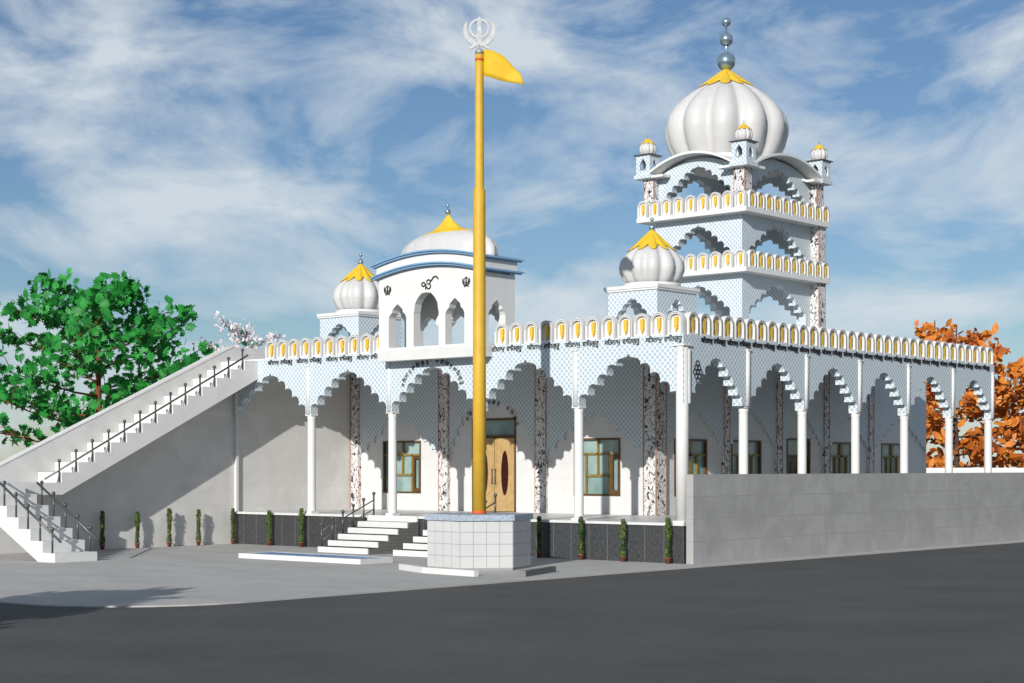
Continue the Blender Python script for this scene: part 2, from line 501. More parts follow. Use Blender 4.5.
# arcade spandrels; strips over the columns
for i in range(5):
    a, b = -BX*(i+1), -BX*i
    m = MB(); e = .30 if i == 0 else 0
    arch_wall(m, front(0.0), a+.001, b-.001, ZS, 5.73, (a+b)/2, BX/2-.12, ZS, ZA, .30, 4)
    m.build('arch_panel', M['lattice'], hall)
for i in range(6):
    a, b = BY*i, BY*(i+1)
    if i == 0: a = .302
    m = MB(); arch_wall(m, right(0.0), a+.001, b-.001, ZS, 5.73, (BY*i+b)/2, BY/2-.14 if i else BY/2-.31, ZS, ZA-.05, .30, 4)
    m.build('arch_panel', M['lattice'], hall)
m = MB(); m.box(XL, 0, 0, .3, 5.731, ZR); m.box(-.3, 0, .302, YR, 5.731, ZR); m.build('frieze', M['lattice'], hall)
sm_ = MB(); sm_.lathe([(.075, 0), (.075, 1.50)], n=8, sy=.6); sm_.box(-.085, .085, -.06, .03, 1.50, 1.54); stm = sm_.build('column_strip', M['white'], mesh_only=True)
for i in range(1, 5): put('column_strip', stm, hall, (-BX*i, .0, ZS))
put('column_strip', stm, hall, (XL+.12, 0, ZS))
sm_ = MB(); sm_.lathe([(.085, 0), (.085, 1.50)], n=8, sx=.6); sm_.box(-.03, .06, -.085, .085, 1.50, 1.54); stm2 = sm_.build('column_strip', M['white'], mesh_only=True)
for i in range(1, 7): put('column_strip', stm2, hall, (0, BY*i if i < 6 else YR-.12, ZS))
m = MB(); m.box(-.001, .05, .19, .25, ZS, 5.55); m.build('column_strip', M['white'], hall)

# parapet panel: an arched frame with a recessed niche and a yellow motif standing in it
def arch_loop(w, z0, zc, n=10):
    return [(-w, z0), (w, z0)] + [(w*math.cos(PI*k/n), zc+w*math.sin(PI*k/n)) for k in range(n+1)]
def motif(z0, z1, w):
    zs = lambda t: z0+(z1-z0)*t
    L = [(0, 0), (.22, .14), (.18, .2), (.55, .22), (.42, .3), (.62, .36), (.55, .62), (.66, .66), (.6, .96), (.3, 1.)]
    return [(w*x, zs(t)) for x, t in L] + [(-w*x, zs(t)) for x, t in reversed(L[1:])]
def panel_meshes(fn, H=.61, W=.235, T=.16):
    m = MB(); hole = arch_loop(W-.062, .05, H-W-.005)
    m.poly([arch_loop(W, 0, H-W), hole], T, fn)
    m.poly([arch_loop(W-.063, .051, H-W-.006)], .04, fn, 0, T-.06)
    # thin dark strip round the top, painting in the arch's shadow line
    a = arch_loop(W-.026, .0, H-W); b = arch_loop(W-.038, .0, H-W)
    band = a[1:] + b[1:][::-1]
    m.poly([band], .006, fn, 1, -.006)
    p = m.build('parapet_panel', [M['white'], M['grey_metal']], mesh_only=True)
    m = MB(); m.poly([motif(.07, H-.14, .088)], .07, fn, 0, T-.13)
    q = m.build('motif', M['niche'], mesh_only=True)
    return p, q
PFm = panel_meshes(front(0)); PRm = panel_meshes(right(0))
PTf = panel_meshes(front(0), .63, .225, .14); PTr = panel_meshes(right(0), .63, .225, .14)
def panel(ms, loc, parent):
    o = put('parapet_panel', ms[0], parent, loc)
    q = bpy.data.objects.new('motif', ms[1]); COL.objects.link(q); q.parent = o
    return o
nf = 30; pit = 16.34/nf
for i in range(nf):
    x = -(i+.5)*pit
    if -10.95 < x < -6.6: continue
    panel(PFm, (x, 0.0, ZR), hall)
nr = 33; pr_ = (YR-.2)/nr
for i in range(nr): panel(PRm, (0.0, .2+(i+.5)*pr_, ZR), hall)
# returning parapet along the far end, thin coping behind
m = MB(); m.box(XL, -16.36, .3, .42, ZR, 6.0); m.box(-4.6, -.2, YR-.14, YR, ZR, 6.5); m.build('coping', M['white'], hall)

# lettering
W1 = '\u0A38\u0A3F\u0A24\u0A28\u0A3E\u0A2E\u0A41'; W2 = '\u0A35\u0A3E\u0A3F\u0A39\u0A17\u0A41\u0A30\u0A42'
tm1 = text_mesh(W1, .20, .012, M['ink']); tm2 = text_mesh(W2, .20, .012, M['ink'])
def wid(me):
    xs = [v.co.x for v in me.vertices]; return max(xs)-min(xs)
k1 = .52/wid(tm1); k2 = .56/wid(tm2)
def word(me, k, loc, rz, rx=PI/2, ry=0.):
    o = put('lettering', me, hall, loc); o.scale = (k, k, 1)
    o.rotation_euler = (rx, ry, rz); return o
x = -16.2
while x < -1.1:
    if not (-10.9 < x < -7.4):
        word(tm1, k1, (x+.30, -.014, 5.765), 0)
        if x < -12 or x > -7.4: word(tm2, k2, (x+.92, -.014, 5.765), 0)
    x += 1.36
y = .75
while y < 17:
    word(tm1, k1*.98, (.014, y+.28, 5.765), PI/2); word(tm2, k2*.98, (.014, y+.88, 5.765), PI/2)
    y += 1.22
def arc_text(cx, cz, R, a0, a1, yy, words, RZ=1.):
    n = len(words)
    chars = [text_mesh(w, .20, .01, M['ink']) for w in words]
    for i, me in enumerate(chars):
        a = a0+(a1-a0)*(i+.5)/n
        M4 = Matrix.Translation((cx+R*math.cos(a), yy, cz+R*RZ*math.sin(a))) @ Matrix.Rotation(-(a-PI/2)*.9, 4, 'Y') @ Matrix.Rotation(PI/2, 4, 'X')
        o = put('lettering', me, hall, (0, 0, 0)); o.matrix_local = Matrix.Translation(-off(hall)) @ M4
        o.scale = (.85, .85, 1)
SY = ['\u0A38', '\u0A3F\u0A24', '\u0A28\u0A3E', '\u0A2E\u0A41', '\u0A35\u0A3E', '\u0A3F\u0A39', '\u0A17\u0A41', '\u0A30\u0A42']
cx = -BX*2.5
arc_text(cx, 4.72, 1.16, math.radians(172), math.radians(8), -.011, SY+[' ']+SY, .72)
arc_text(-11.27, 3.35, 1.2, math.radians(150), math.radians(20), Yw-.083, SY+[' ']+SY[:4])
# ring ornament on the side arcade by the corner
m = MB()
for (dy, dz) in [(0,0),(.12,.0),(-.12,0),(.06,.11),(-.06,.11),(.06,-.11),(-.06,-.11),(.0,.22),(0,-.22)]:
    m.tube([(.012, .62+dy+.075*math.cos(t*PI/6), 4.98+dz+.075*math.sin(t*PI/6)) for t in range(13)], .011, 5, cap=False)
m.build('ring_ornament', M['ink'], hall)

# ------------------------------------------------------------------ domes
def dome_parts(parent, c, prof, capt, R, n=12, amp=.12, voff=0., balls=None, sx=1., sy=1., capmat='gold', mat='dome', petals=True):
    m = MB(); m.lathe(prof, c, n*8, 0, n, amp, voff, sx, sy); m.build('dome', M[mat], parent)
    # yellow petals or concave cap
    if petals:
        z0, z1, r0 = capt; NT = n*8; m = MB(); vs = []; fs = []; K = 10
        for k in range(NT):
            t = 2*PI*k/NT; pet = abs(math.cos(n*(t-voff)/2+PI/2))
            g = 1-amp*(1-pet**.62)
            for j in range(K+1):
                s = j/K; z = z1-(z1-z0)*s*(.66+.34*pet**.8)
                def pr_at(zz):
                    for (ra, za), (rb, zb_) in zip(prof[:-1], prof[1:]):
                        if za <= zz <= zb_: return ra+(rb-ra)*(zz-za)/(zb_-za)
                    return 0
                zt_ = z0+.03; line = .03*r0+(pr_at(zt_)*g+.03)*max(0, (z1-z)/(z1-zt_))**.97
                r = max(pr_at(z)*g+.035 if z < prof[-1][1] else 0, line)
                vs.append((c[0]+r*math.cos(t)*sx, c[1]+r*math.sin(t)*sy, c[2]+z))
        for k in range(NT):
            for j in range(K):
                a = k*(K+1)+j; b = ((k+1) % NT)*(K+1)+j; fs.append((a, b, b+1, a+1))
        m.add(vs, fs, 0, True); m.build('petal_cap', M[capmat], parent)
    else:
        m = MB(); m.lathe(capt, c, 40, 0, 0, 0, 0, sx, sy); m.build('petal_cap', M[capmat], parent)
    m = MB(); zt = balls[0][0]-balls[0][1]
    m.tube([(c[0], c[1], c[2]+zt-.1), (c[0], c[1], c[2]+balls[-1][0])], balls[-1][1]*.22)
    for z, r in balls: m.ball((c[0], c[1], c[2]+z), r)
    m.build('finial', M['steel'], parent)

# ------------------------------------------------------------------ corner pavilions
def pavilion(label, x0, x1, y0, y1, ztop):
    t = thing('domed_pavilion', label, 'pavilion', ((x0+x1)/2, (y0+y1)/2, ZR), 'domed pavilions on the roof corners')
    cx, cy = (x0+x1)/2, (y0+y1)/2; w = x1-x0; d = y1-y0; th = .2
    m = MB()
    arch_wall(m, front(y0), x0, x1, ZR, ztop, cx, w*.40, 6.85, ztop-.26, th, 3, bul=.25)
    arch_wall(m, back(y1), x0, x1, ZR, ztop, cx, w*.40, 6.85, ztop-.26, th, 3, bul=.25)
    arch_wall(m, right(x1), y0+th, y1-th, ZR, ztop, cy, d*.33, 6.85, ztop-.26, th, 3, bul=.25)
    arch_wall(m, left(x0), y0+th, y1-th, ZR, ztop, cy, d*.33, 6.85, ztop-.26, th, 3, bul=.25)
    m.build('wall', M['lattice'], t)
    m = MB(); m.box(x0-.08, x1+.08, y0-.08, y1+.08, ztop, ztop+.10); m.box(x0-.05, x1+.05, y0-.05, y1+.05, ztop-.06, ztop)
    m.lathe([(.90, .10), (.88, .22), (.78, .22)], (cx, cy, ztop), 32); m.build('slab', M['white'], t)
    zb = ztop+.19
    R = 1.0
    prof = [(.72, 0), (.90, .17), (1.0, .39), (1.02, .54), (.97, .75), (.82, .95), (.62, 1.12), (.40, 1.24), (.25, 1.32)]
    dome_parts(t, (cx, cy, zb), [(r*R, z) for r, z in prof], (1.02, 1.72, .80), R, 11, .20, math.radians(-35), [(1.77, .10), (2.02, .06)])
    return t
pavilion('lattice pavilion with ribbed white dome on the roof just left of the tall tower', -6.5, -4.62, 5.2, 7.25, 7.88)
pavilion('lattice pavilion with ribbed white dome at the left end of the roof', -19.15, -17.2, 5.0, 7.1, 7.80)

# ------------------------------------------------------------------ balcony pavilion over the entrance
x0, x1, y0, y1 = -10.63, -6.60, -.5, 1.0
bal = thing('balcony_pavilion', 'white balcony pavilion with curved blue cornices and flattened dome above the entrance arches', 'pavilion', ((x0+x1)/2, 0, 5.66))
xc = (x0+x1)/2
def arcz(x, ze, zp): return zp-(zp-ze)*((x-xc)/((x1-x0)/2+.2))**2
def ogee(c, w, z0, zs, za):
    return [(c-w, z0), (c-w, zs), (c-w*.86, zs+(za-zs)*.22), (c-w*.62, zs+(za-zs)*.38), (c-w*.55, zs+(za-zs)*.62), (c-w*.30, zs+(za-zs)*.80), (c, za),
            (c+w*.30, zs+(za-zs)*.80), (c+w*.55, zs+(za-zs)*.62), (c+w*.62, zs+(za-zs)*.38), (c+w*.86, zs+(za-zs)*.22), (c+w, zs), (c+w, z0)]
def round_arch(c, w, z0, zs, za):
    L = [(c-w, z0), (c-w, zs)]
    for k in range(0, 9):
        a = PI-PI*k/8; L.append((c+w*.97*math.cos(a), zs+.03+(za-zs-.03)*math.sin(a)+(.02 if k % 2 else 0)))
    return L + [(c+w, zs), (c+w, z0)]
m = MB(); NA = 16
topl = [(x1-(x1-x0)*k/NA, arcz(x1-(x1-x0)*k/NA, 8.0, 8.29)) for k in range(NA+1)]
outer = [(x0, 5.93), (x1, 5.93)] + topl
holes = [ogee(-9.86, .36, 6.0, 6.88, 7.28), round_arch(-8.70, .50, 6.0, 6.98, 7.55), ogee(-7.57, .37, 6.0, 6.88, 7.32)]
m.poly([outer]+holes, .28, front(y0)); m.poly([outer]+[ogee(-9.8, .45, 6.0, 6.6, 7.0), ogee(-8.62, .48, 6.0, 6.6, 7.0), ogee(-7.45, .45, 6.0, 6.6, 7.0)], .22, back(y1))
for fn in (right(x1), left(x0)):
    m.poly([rect(y0+.281, y1-.221, 5.93, 8.0), ogee(.22, .36, 6.0, 6.85, 7.25)], .26, fn)
m.build('wall', M['white'], bal)
m = MB(); m.box(x0-.03, x1+.03, y0-.03, y1, 5.62, 5.928); m.build('balcony_floor', M['slab'], bal)
def arc_band(mb, ye0, ye1, ze, zp, th, ex, mi=0):
    """curved slab following the cornice line, from ye0 to ye1"""
    n = 24; vs = []; fs = []
    for k in range(n+1):
        x = x0-ex+(x1-x0+2*ex)*k/n; z = arcz(x, ze, zp)
        vs += [(x, ye0, z), (x, ye1, z), (x, ye1, z+th), (x, ye0, z+th)]
    for k in range(n):
        a = 4*k; b = a+4
        for j in range(4): fs.append((a+j, a+(j+1) % 4, b+(j+1) % 4, b+j))
    fs += [(0, 1, 2, 3), (4*n+3, 4*n+2, 4*n+1, 4*n)]
    mb.add(vs, fs, mi)
m = MB(); arc_band(m, y0-.16, y1+.16, 8.0, 8.295, .05, .12); arc_band(m, y0-.21, y1+.21, 8.05, 8.345, .045, .18)
arc_band(m, y0-.16, y1+.16, 8.35, 8.645, .05, .12); arc_band(m, y0-.21, y1+.21, 8.40, 8.695, .045, .17)
m.build('cornice', M['blue'], bal)
m = MB(); arc_band(m, y0-.06, y1+.06, 8.095, 8.39, .256, .04); m.build('frieze', M['white'], bal)
prof = [(1.50, -.1), (1.56, .15), (1.54, .36), (1.42, .56), (1.18, .74), (.95, .84), (.82, .88)]
capt = [(1.0, .78), (.84, .885), (.62, .93), (.40, 1.03), (.22, 1.18), (.11, 1.31), (.035, 1.42)]
dome_parts(bal, (xc+.08, .25, 8.44), prof, capt, 1.5, 14, .035, .1, [(1.50, .09), (1.68, .055)], 1.2, .42, petals=False)
# emblems on the balcony front
def khanda(mb, fn, cx, cz, s, d, w0=0.):
    P = lambda L: [(cx+s*u, cz+s*v) for u, v in L]
    blade = [(0, 1.0), (.16, .80), (.10, .62), (.12, .05), (.2, -.15), (.10, -.35), (.06, -.62), (0, -.70), (-.06, -.62), (-.10, -.35), (-.2, -.15), (-.12, .05), (-.10, .62), (-.16, .80)]
    mb.poly([P(blade)], d, fn, 0, w0)
    for sg in (1, -1):
        o = []; i_ = []
        for k in range(15):
            q = k/14; a = math.radians(-92+q*128)
            o.append((sg*.86*math.cos(a), .22+.86*math.sin(a)))
            ww = .30*math.sin(PI*min(1, q*.95+.05))**.6*(1-q*.25)
            i_.append((sg*(.86-ww)*math.cos(a), .24+(.86-ww*.9)*math.sin(a)))
        mb.poly([P(o+i_[::-1])], d, fn, 0, w0)
        o = [(sg*.56*math.cos(a), .34+.54*math.sin(a)) for a in [math.radians(-84+k*15) for k in range(12)]]
        i_ = [(sg*.44*math.cos(a), .34+.43*math.sin(a)) for a in [math.radians(-84+k*15) for k in range(12)]]
        mb.poly([P(o+i_[::-1])], d, fn, 0, w0+.1*d)
        mb.poly([P([(sg*.02, -.52), (sg*.5, -.80), (sg*.55, -.68), (sg*.08, -.38)])], d, fn, 0, w0+.05*d)
for cx_, cz_ in ((-10.26, 7.69), (-7.12, 7.72)):
    m = MB(); khanda(m, front(y0-.02), cx_, cz_, .17, .02); m.build('emblem', M['ink'], bal)
# ik onkar drawn as brush strokes
m = MB(); oy = y0-.012; ox, oz, s = -8.55, 7.78, .155
def stroke(L, r): m.tube([(ox+s*u, oy, oz+s*v) for u, v in L], [r*s*f for f in [(.7 if i in (0, len(L)-1) else 1.) for i in range(len(L))]], 6)
ring = lambda cu, cv, ru, rv, a0, a1, n=12: [(cu+ru*math.cos(math.radians(a0+(a1-a0)*k/n)), cv+rv*math.sin(math.radians(a0+(a1-a0)*k/n))) for k in range(n+1)]
stroke(ring(-1.6, 0, .42, .38, 0, 360), .13); stroke([(-1.25, .15), (-1.0, -.1), (-.98, -.6), (-1.05, -1.0)], .13)
stroke(ring(-.25, .40, .45, .38, 200, -90), .13); stroke(ring(-.25, -.45, .50, .45, 90, -180), .13)
stroke([(-.85, .05), (-.4, .02), (.1, 0)], .11)
stroke([(.15, .35), (.6, .7), (.95, 1.15), (1.5, 1.3), (1.95, 1.1), (2.2, .7)], .15)
m.build('emblem', M['ink'], bal)

# ------------------------------------------------------------------ tower
TX0, TX1, TY0, TY1 = -12.40, -7.60, 14.60, 20.35
tw = thing('lattice_tower', 'tall blue lattice tower with open arches, two parapet tiers and a big ribbed dome', 'tower', ((TX0+TX1)/2, (TY0+TY1)/2, ZR))
bx0, bx1, by0, by1 = TX0+.5, TX1-.5, TY0+.5, TY1-.45
tcx, tcy = (bx0+bx1)/2, (by0+by1)/2
def storey(z0, z1, zs, za, th=.3):
    m = MB()
    for fn in (front(by0), back(by1)): arch_wall(m, fn, bx0, bx1, z0, z1, tcx, (bx1-bx0)/2-.52, zs, za, th, 4)
    for fn in (right(bx1), left(bx0)): arch_wall(m, fn, by0+th, by1-th, z0, z1, tcy, (by1-by0)/2-.48, zs, za+.12, th, 4)
    m.build('wall', M['lattice'], tw)
storey(ZR, 9.40, 8.0, 9.12); storey(9.56, 11.52, 10.12, 11.28)
for z0, z1 in ((9.40, 9.56), (11.52, 11.68)):
    m = MB(); m.box(TX0, TX1, TY0, TY1, z0, z1); m.build('slab', M['white'], tw)
    n = 9; p = (TX1-TX0)/n
    for i in range(n): panel(PTf, (TX0+(i+.5)*p, TY0, z1), tw)
    n = 10; p = (TY1-TY0-.16)/n
    for i in range(n): panel(PTr, (TX1, TY0+.16+(i+.5)*p, z1), tw)
    m = MB(); m.box(TX0, TX0+.12, TY0+.16, TY1, z1, z1+.5); m.box(TX0+.12, TX1-.16, TY1-.12, TY1, z1, z1+.5); m.build('rear_parapet', M['white'], tw)
def fpillar(x, y, z0, z1, w=.46):
    m = MB(); m.box(x-w/2, x+w/2, y-w/2, y+w/2, z0, z1); e = .025
    for xx in (x-w/2, x+w/2-e): m.box(xx, xx+e, y-w/2-.012, y-w/2, z0, z1, 1)
    for yy in (y-w/2, y+w/2-e): m.box(x+w/2, x+w/2+.012, yy, yy+e, z0, z1, 1)
    m.build('pillar', [M['floral'], M['edge']], tw)
pi_ = .42
for (x, y) in ((TX0+pi_, TY0+pi_), (TX1-pi_, TY0+pi_), (TX1-pi_, TY1-pi_), (TX0+pi_, TY1-pi_)): fpillar(x, y, 11.681, 13.15)
fpillar(TX1-.36, TY1-.36, 9.561, 11.519); fpillar(TX1-.36, TY1-.36, ZR, 9.399)
# top storey walls follow the curved eaves
EX = .02
def eave(u, a, b, ze=13.12, zp=13.80):
    c = (a+b)/2; h = (b-a)/2
    t = min(1, abs(u-c)/(h-.38))
    return ze+(zp-ze)*(1-t*t)
def curved_wall(fn, a, b, A, B, ins, c, hw, zs, za, th):
    n = 16; top = [(b-(b-a)*k/n, eave(b-(b-a)*k/n, A, B)-.10) for k in range(n+1)]
    s = scallop(c, hw, zs, za, 4)
    lp = [(a, 11.681), (c-hw, 11.681)] + s + [(c+hw, 11.681), (b, 11.681)] + top
    m = MB(); m.poly([lp], th, fn); m.build('wall', M['lattice'], tw)
for fn in (front(by0), back(by1)): curved_wall(fn, bx0, bx1, TX0, TX1, 0, tcx, 1.40, 12.35, 13.45, .3)
for fn in (right(bx1), left(bx0)): curved_wall(fn, by0+.3, by1-.3, TY0, TY1, 0, tcy, 1.80, 12.35, 13.45, .3)
def eave_shell(axis, side):
    """a curved canopy along one side of the roof"""
    n = 30; vs = []; fs = []
    if axis == 'x': A, B = TX0-EX, TX1+EX; w = (TY0-.05, TY0+1.2) if side < 0 else (TY1-1.2, TY1+.05)
    else: A, B = TY0-EX, TY1+EX; w = (TX1-1.2, TX1+.05) if side > 0 else (TX0-.05, TX0+1.2)
    for k in range(n+1):
        u = A+(B-A)*k/n; z = eave(u, A, B)
        for (q, zz) in ((w[0], z), (w[1], z), (w[1], z+.09), (w[0], z+.09)):
            vs.append((u, q, zz) if axis == 'x' else (q, u, zz+.001))
    for k in range(n):
        a = 4*k; b = a+4
        for j in range(4): fs.append((a+j, a+(j+1) % 4, b+(j+1) % 4, b+j))
    fs += [(0, 1, 2, 3), (4*n+3, 4*n+2, 4*n+1, 4*n)]
    m = MB(); m.add(vs, fs); m.build('curved_eave', M['white'], tw)
for a, s in (('x', -1), ('x', 1), ('y', 1), ('y', -1)): eave_shell(a, s)
m = MB(); m.box(bx0+.31, bx1-.31, by0+.31, by1-.31, 13.52, 13.64)
m.lathe([(2.0, 13.64), (2.0, 13.86), (1.85, 13.9)], (-10.18, 17.2, 0), 48); m.build('roof', M['white'], tw)
prof = [(1.72, 0), (1.98, .28), (2.20, .70), (2.32, 1.15), (2.33, 1.45), (2.24, 1.78), (2.04, 2.10), (1.74, 2.40), (1.40, 2.66), (1.08, 2.86), (.78, 3.04), (.46, 3.22)]
dome_parts(tw, (-10.18, 17.2, 13.72), prof, (2.84, 3.64, 1.42), 2.3, 11, .21, math.radians(-42), [(3.90, .35), (4.72, .26), (5.37, .175)])
# mini kiosks at the four roof corners (standing on the tower)
def kiosk(x, y, label):
    z = 13.13; t = thing('mini_kiosk', label, 'kiosk', (x, y, z), 'mini kiosks on the tower corners')
    w = .31; zt = z+.86
    m = MB(); m.box(x-w-.06, x+w+.06, y-w-.06, y+w+.06, z, z+.14, 0); 
    hole = lambda c: [(c-.14, z+.42), (c-.14, z+.62), (c-.1, z+.7), (c-.05, z+.76), (c, z+.84), (c+.05, z+.76), (c+.1, z+.7), (c+.14, z+.62), (c+.14, z+.42)]
    hole = lambda c: [(c-.14, z+.30), (c+.14, z+.30), (c+.14, z+.54), (c+.1, z+.62), (c+.05, z+.68), (c, z+.76), (c-.05, z+.68), (c-.1, z+.62), (c-.14, z+.54)]
    for fn in (front(y-w), back(y+w)): m.poly([rect(x-w, x+w, z+.141, zt), hole(x)], .06, fn)
    for fn in (right(x+w), left(x-w)): m.poly([rect(y-w+.061, y+w-.061, z+.141, zt), hole(y)], .06, fn)
    m.build('wall', M['lattice'], t)
    m = MB(); m.box(x-w-.07, x+w+.07, y-w-.07, y+w+.07, zt, zt+.035); m.build('slab', M['grey_metal'], t)
    prof = [(.22, 0), (.28, .06), (.325, .18), (.32, .30), (.26, .42), (.16, .50), (.08, .55)]
    dome_parts(t, (x, y, zt+.03), prof, (.40, .66, .17), .3, 10, .16, 0, [(.69, .03), (.76, .02)])
ki = .30
kiosk(TX0+ki, TY0+ki, 'mini domed kiosk on the left front corner of the tower roof')
kiosk(TX1-ki, TY0+ki, 'mini domed kiosk in front of the big tower dome, above the middle pillar')
kiosk(TX1-ki, TY1-ki, 'mini domed kiosk on the right corner of the tower roof')
kiosk(TX0+ki, TY1-ki, 'mini domed kiosk hidden behind the big dome at the rear of the tower')

# ------------------------------------------------------------------ walls round the court
m = MB()
m.poly([[(-16, 0), (-.003, 0), (-.003, 6.42), (-.16, 6.42), (-8.7, 2.50), (-16, 2.40)]], .3, right(XL))
w = m.build('stair_wall', M['concrete']); tag(w, 'tall pale wall with sloping top running beside the outdoor stairs', 'wall')
m = MB(); m.poly([[(-.05, 6.40), (-8.7, 2.50), (-16, 2.40), (-16, 2.43), (-8.7, 2.53), (-.05, 6.43)]], .33, right(XL+.015)); m.build('coping', M['stair'], w)
m = MB(); m.box(.10, .32, -.02, 42.9, -.02, 2.31)
tag(m.build('boundary_wall', M['greywall']), 'long grey concrete boundary wall along the road at the right', 'wall')
m = MB(); m.box(-34, 12, 43, 43.25, 0, 2.46)
tag(m.build('rear_boundary_wall', M['white']), 'low white wall behind the hall in front of the orange tree', 'wall')

# ------------------------------------------------------------------ outdoor staircase
st = thing('outdoor_staircase', 'white two flight concrete staircase with grey ball topped railing climbing to the roof', 'staircase', (-16, -8, 0))
SX = -16.65; LZ = 2.05
pts = [(-7.39, LZ)]
for k in range(13):
    z = LZ+(k+1)*3.85/13; yv = -7.39+.57*k
    pts += [(yv, z), (yv+.57 if k < 12 else -.004, z)]
pts += [(-.004, 5.33), (-7.39, 1.69)]
m = MB(); m.poly([pts], 1.19, right(SX)); m.build('upper_flight', M['stair'], st)
m = MB()
zs_ = [.245]+[.245+.301*k for k in range(1, 7)]
P = [(-12.68, 0)]
for k in range(7):
    xx = -12.68-.56*k; P += [(xx, zs_[k]), (xx-.56 if k < 6 else -17.84, zs_[k])]
P += [(-17.84, 1.70), (-16.9, 1.70), (-13.45, 0)]
m.poly([P], 1.31, lambda u, v, w: (u, -10.31+w, v))
m.box(-17.84, SX, -8.999, -7.392, 1.70, zs_[6]); m.build('lower_flight', M['step'], st)
def post(x, y, z, h=.66):
    m = MB(); m.tube([(0, 0, 0), (0, 0, h)], .027, 8); m.ball((0, 0, h+.03), .055, n=10); return m
pm = post(0, 0, 0, .60).build('post', M['grey_metal'], mesh_only=True)
ry = SX-.07
tops = []
for k in range(-1, 12):
    yv = -7.39+.57*(k+1)-.04; z = LZ+(k+1)*3.85/13
    put('post', pm, st, (ry, yv, z)); tops.append((ry+.0, yv, z+.36))
a = Vector(tops[0]); b = Vector(tops[-1]); d = (b-a).normalized()
m = MB(); m.tube([a-d*.55, b+d*.25], .03); m.build('handrail', M['grey_metal'], st)
for yy in (-10.24, -9.07):
    L = []
    for k in range(5):
        x = -12.68-.56*k-.22; put('post', pm, st, (x, yy, zs_[k])); L.append((x, yy, zs_[k]+.50))
    a = Vector(L[0]); b = Vector(L[-1]); d = (a-b).normalized()
    m = MB(); m.tube([b-d*(.9 if yy < -10 else .25), a+d*.42], .032); m.build('handrail', M['grey_metal'], st)

# ------------------------------------------------------------------ entrance steps
es = thing('entrance_steps', 'white entrance steps in two runs with dark stone sides and a low railing', 'steps', (-9, -1, 0))
def run(x0, x1):
    m = MB(); mm = MB(); r = .402
    P = [(-2.13, 0)]
    for k in range(6):
        yk = -2.13+r*k; zk = (k+1)*.175
        top = -.065 if k == 5 else yk+r
        if k < 5: m.box(x0, x1-.02, yk, yk+r+.02, k*.175+.012, zk)
        else: m.box(x0, x1-.02, yk, -.062, k*.175+.012, zk)
        if k < 5: mm.box(x0+.015, x1, yk+.03, -.0635, k*.175, zk-.003 if k == 4 else zk-.0)
    m.build('tread', M['step'], es); mm.build('side_stone', M['side_stone'], es)
run(-11.52, -9.42); run(-8.42, -6.5)
ep = post(0, 0, 0, .62).build('post', M['grey_metal'], mesh_only=True)
for xr in (-11.46, -6.56):
    L = []
    for k in range(6):
        yk = -2.13+.426*k+.1; z = min((k+1)*.175, ZF)
        put('post', ep, es, (xr, yk, z)); L.append(Vector((xr, yk, z)))
    m = MB(); m.tube([L[0]+Vector((0, 0, .45)), L[-1]+Vector((0, 0, .45))], .02); m.tube([L[0]+Vector((0, 0, .18)), L[-1]+Vector((0, 0, .18))], .016)
    m.build('handrail', M['grey_metal'], es)

# ------------------------------------------------------------------ foot bath
fb = thing('foot_bath', 'shallow blue foot bath with white kerb on the paving before the steps', 'basin', (-8.5, -5, 0))
m = MB(); m.poly([rect(-10.92, -6.12, -5.62, -4.45), rect(-10.80, -6.14, -5.48, -4.50)], .13, lambda u, v, w: (u, v, .002+w)); m.build('kerb', M['kerb'], fb)
m = MB(); m.box(-10.799, -6.141, -5.479, -4.501, .004, .125); m.build('water', M['water'], fb)

# ------------------------------------------------------------------ flag pedestal, pole, flag
PX, PY = -2.84, -4.71
def hexpts(R, c=(PX, PY), a0=-49.1-80):
    return [(c[0]+R*math.cos(math.radians(a0+60*k)), c[1]+R*math.sin(math.radians(a0+60*k))) for k in range(6)]
ped = thing('flag_pedestal', 'six sided white tiled pedestal with blue grey granite top under the flagpole', 'pedestal', (PX, PY, 0))
hp = hexpts(1.29); m = MB(); m.poly([hp], 1.20, lambda u, v, w: (u, v, w))
# tile joints cut as raised thin tiles on each face
for k in range(6):
    a = Vector((*hp[k], 0)); b = Vector((*hp[(k+1) % 6], 0)); d = (b-a); L = d.length; d.normalize(); nrm = Vector((d.y, -d.x, 0))
    for i in range(4):
        for j in range(4):
            u0, u1 = L*i/4+.006, L*(i+1)/4-.006; q0, q1 = .29*j+.06, min(.29*(j+1)+.048, 1.19)
            if j == 0: pass
            p = [a+d*u0+nrm*.002, a+d*u1+nrm*.002, a+d*u1+nrm*.008, a+d*u0+nrm*.008]
            m.add([(v.x, v.y, q0) for v in p]+[(v.x, v.y, q1) for v in p], [(0,1,2,3),(4,5,6,7),(0,1,5,4),(1,2,6,5),(2,3,7,6),(3,0,4,7)], 1)
m.build('body', [weathered('tile_joint', (.28, .28, .28), .05), weathered('pale_pedestal_tile', (.50, .50, .50), .06, 1.2, .35)], ped)
m = MB(); m.poly([hexpts(1.36)], .145, lambda u, v, w: (u, v, 1.20+w)); m.build('top_slab', M['granite_cap'], ped)
def kerb(L, mat, wd=.14, h=.14):
    m = MB()
    L = [Vector((*p, 0)) for p in L]
    for a, b in zip(L[:-1], L[1:]):
        d = (b-a).normalized(); nn = Vector((-d.y, d.x, 0))*wd
        vs = [a, b, b+nn, a+nn]; m.add([(v.x, v.y, .003) for v in vs]+[(v.x, v.y, h) for v in vs], [(0,1,2,3),(4,5,6,7),(0,1,5,4),(1,2,6,5),(2,3,7,6),(3,0,4,7)])
    m.build('kerb', mat, ped)
kerb([(-3.85, -6.52), (-2.45, -7.16), (-.62, -7.36)], M['kerb'])
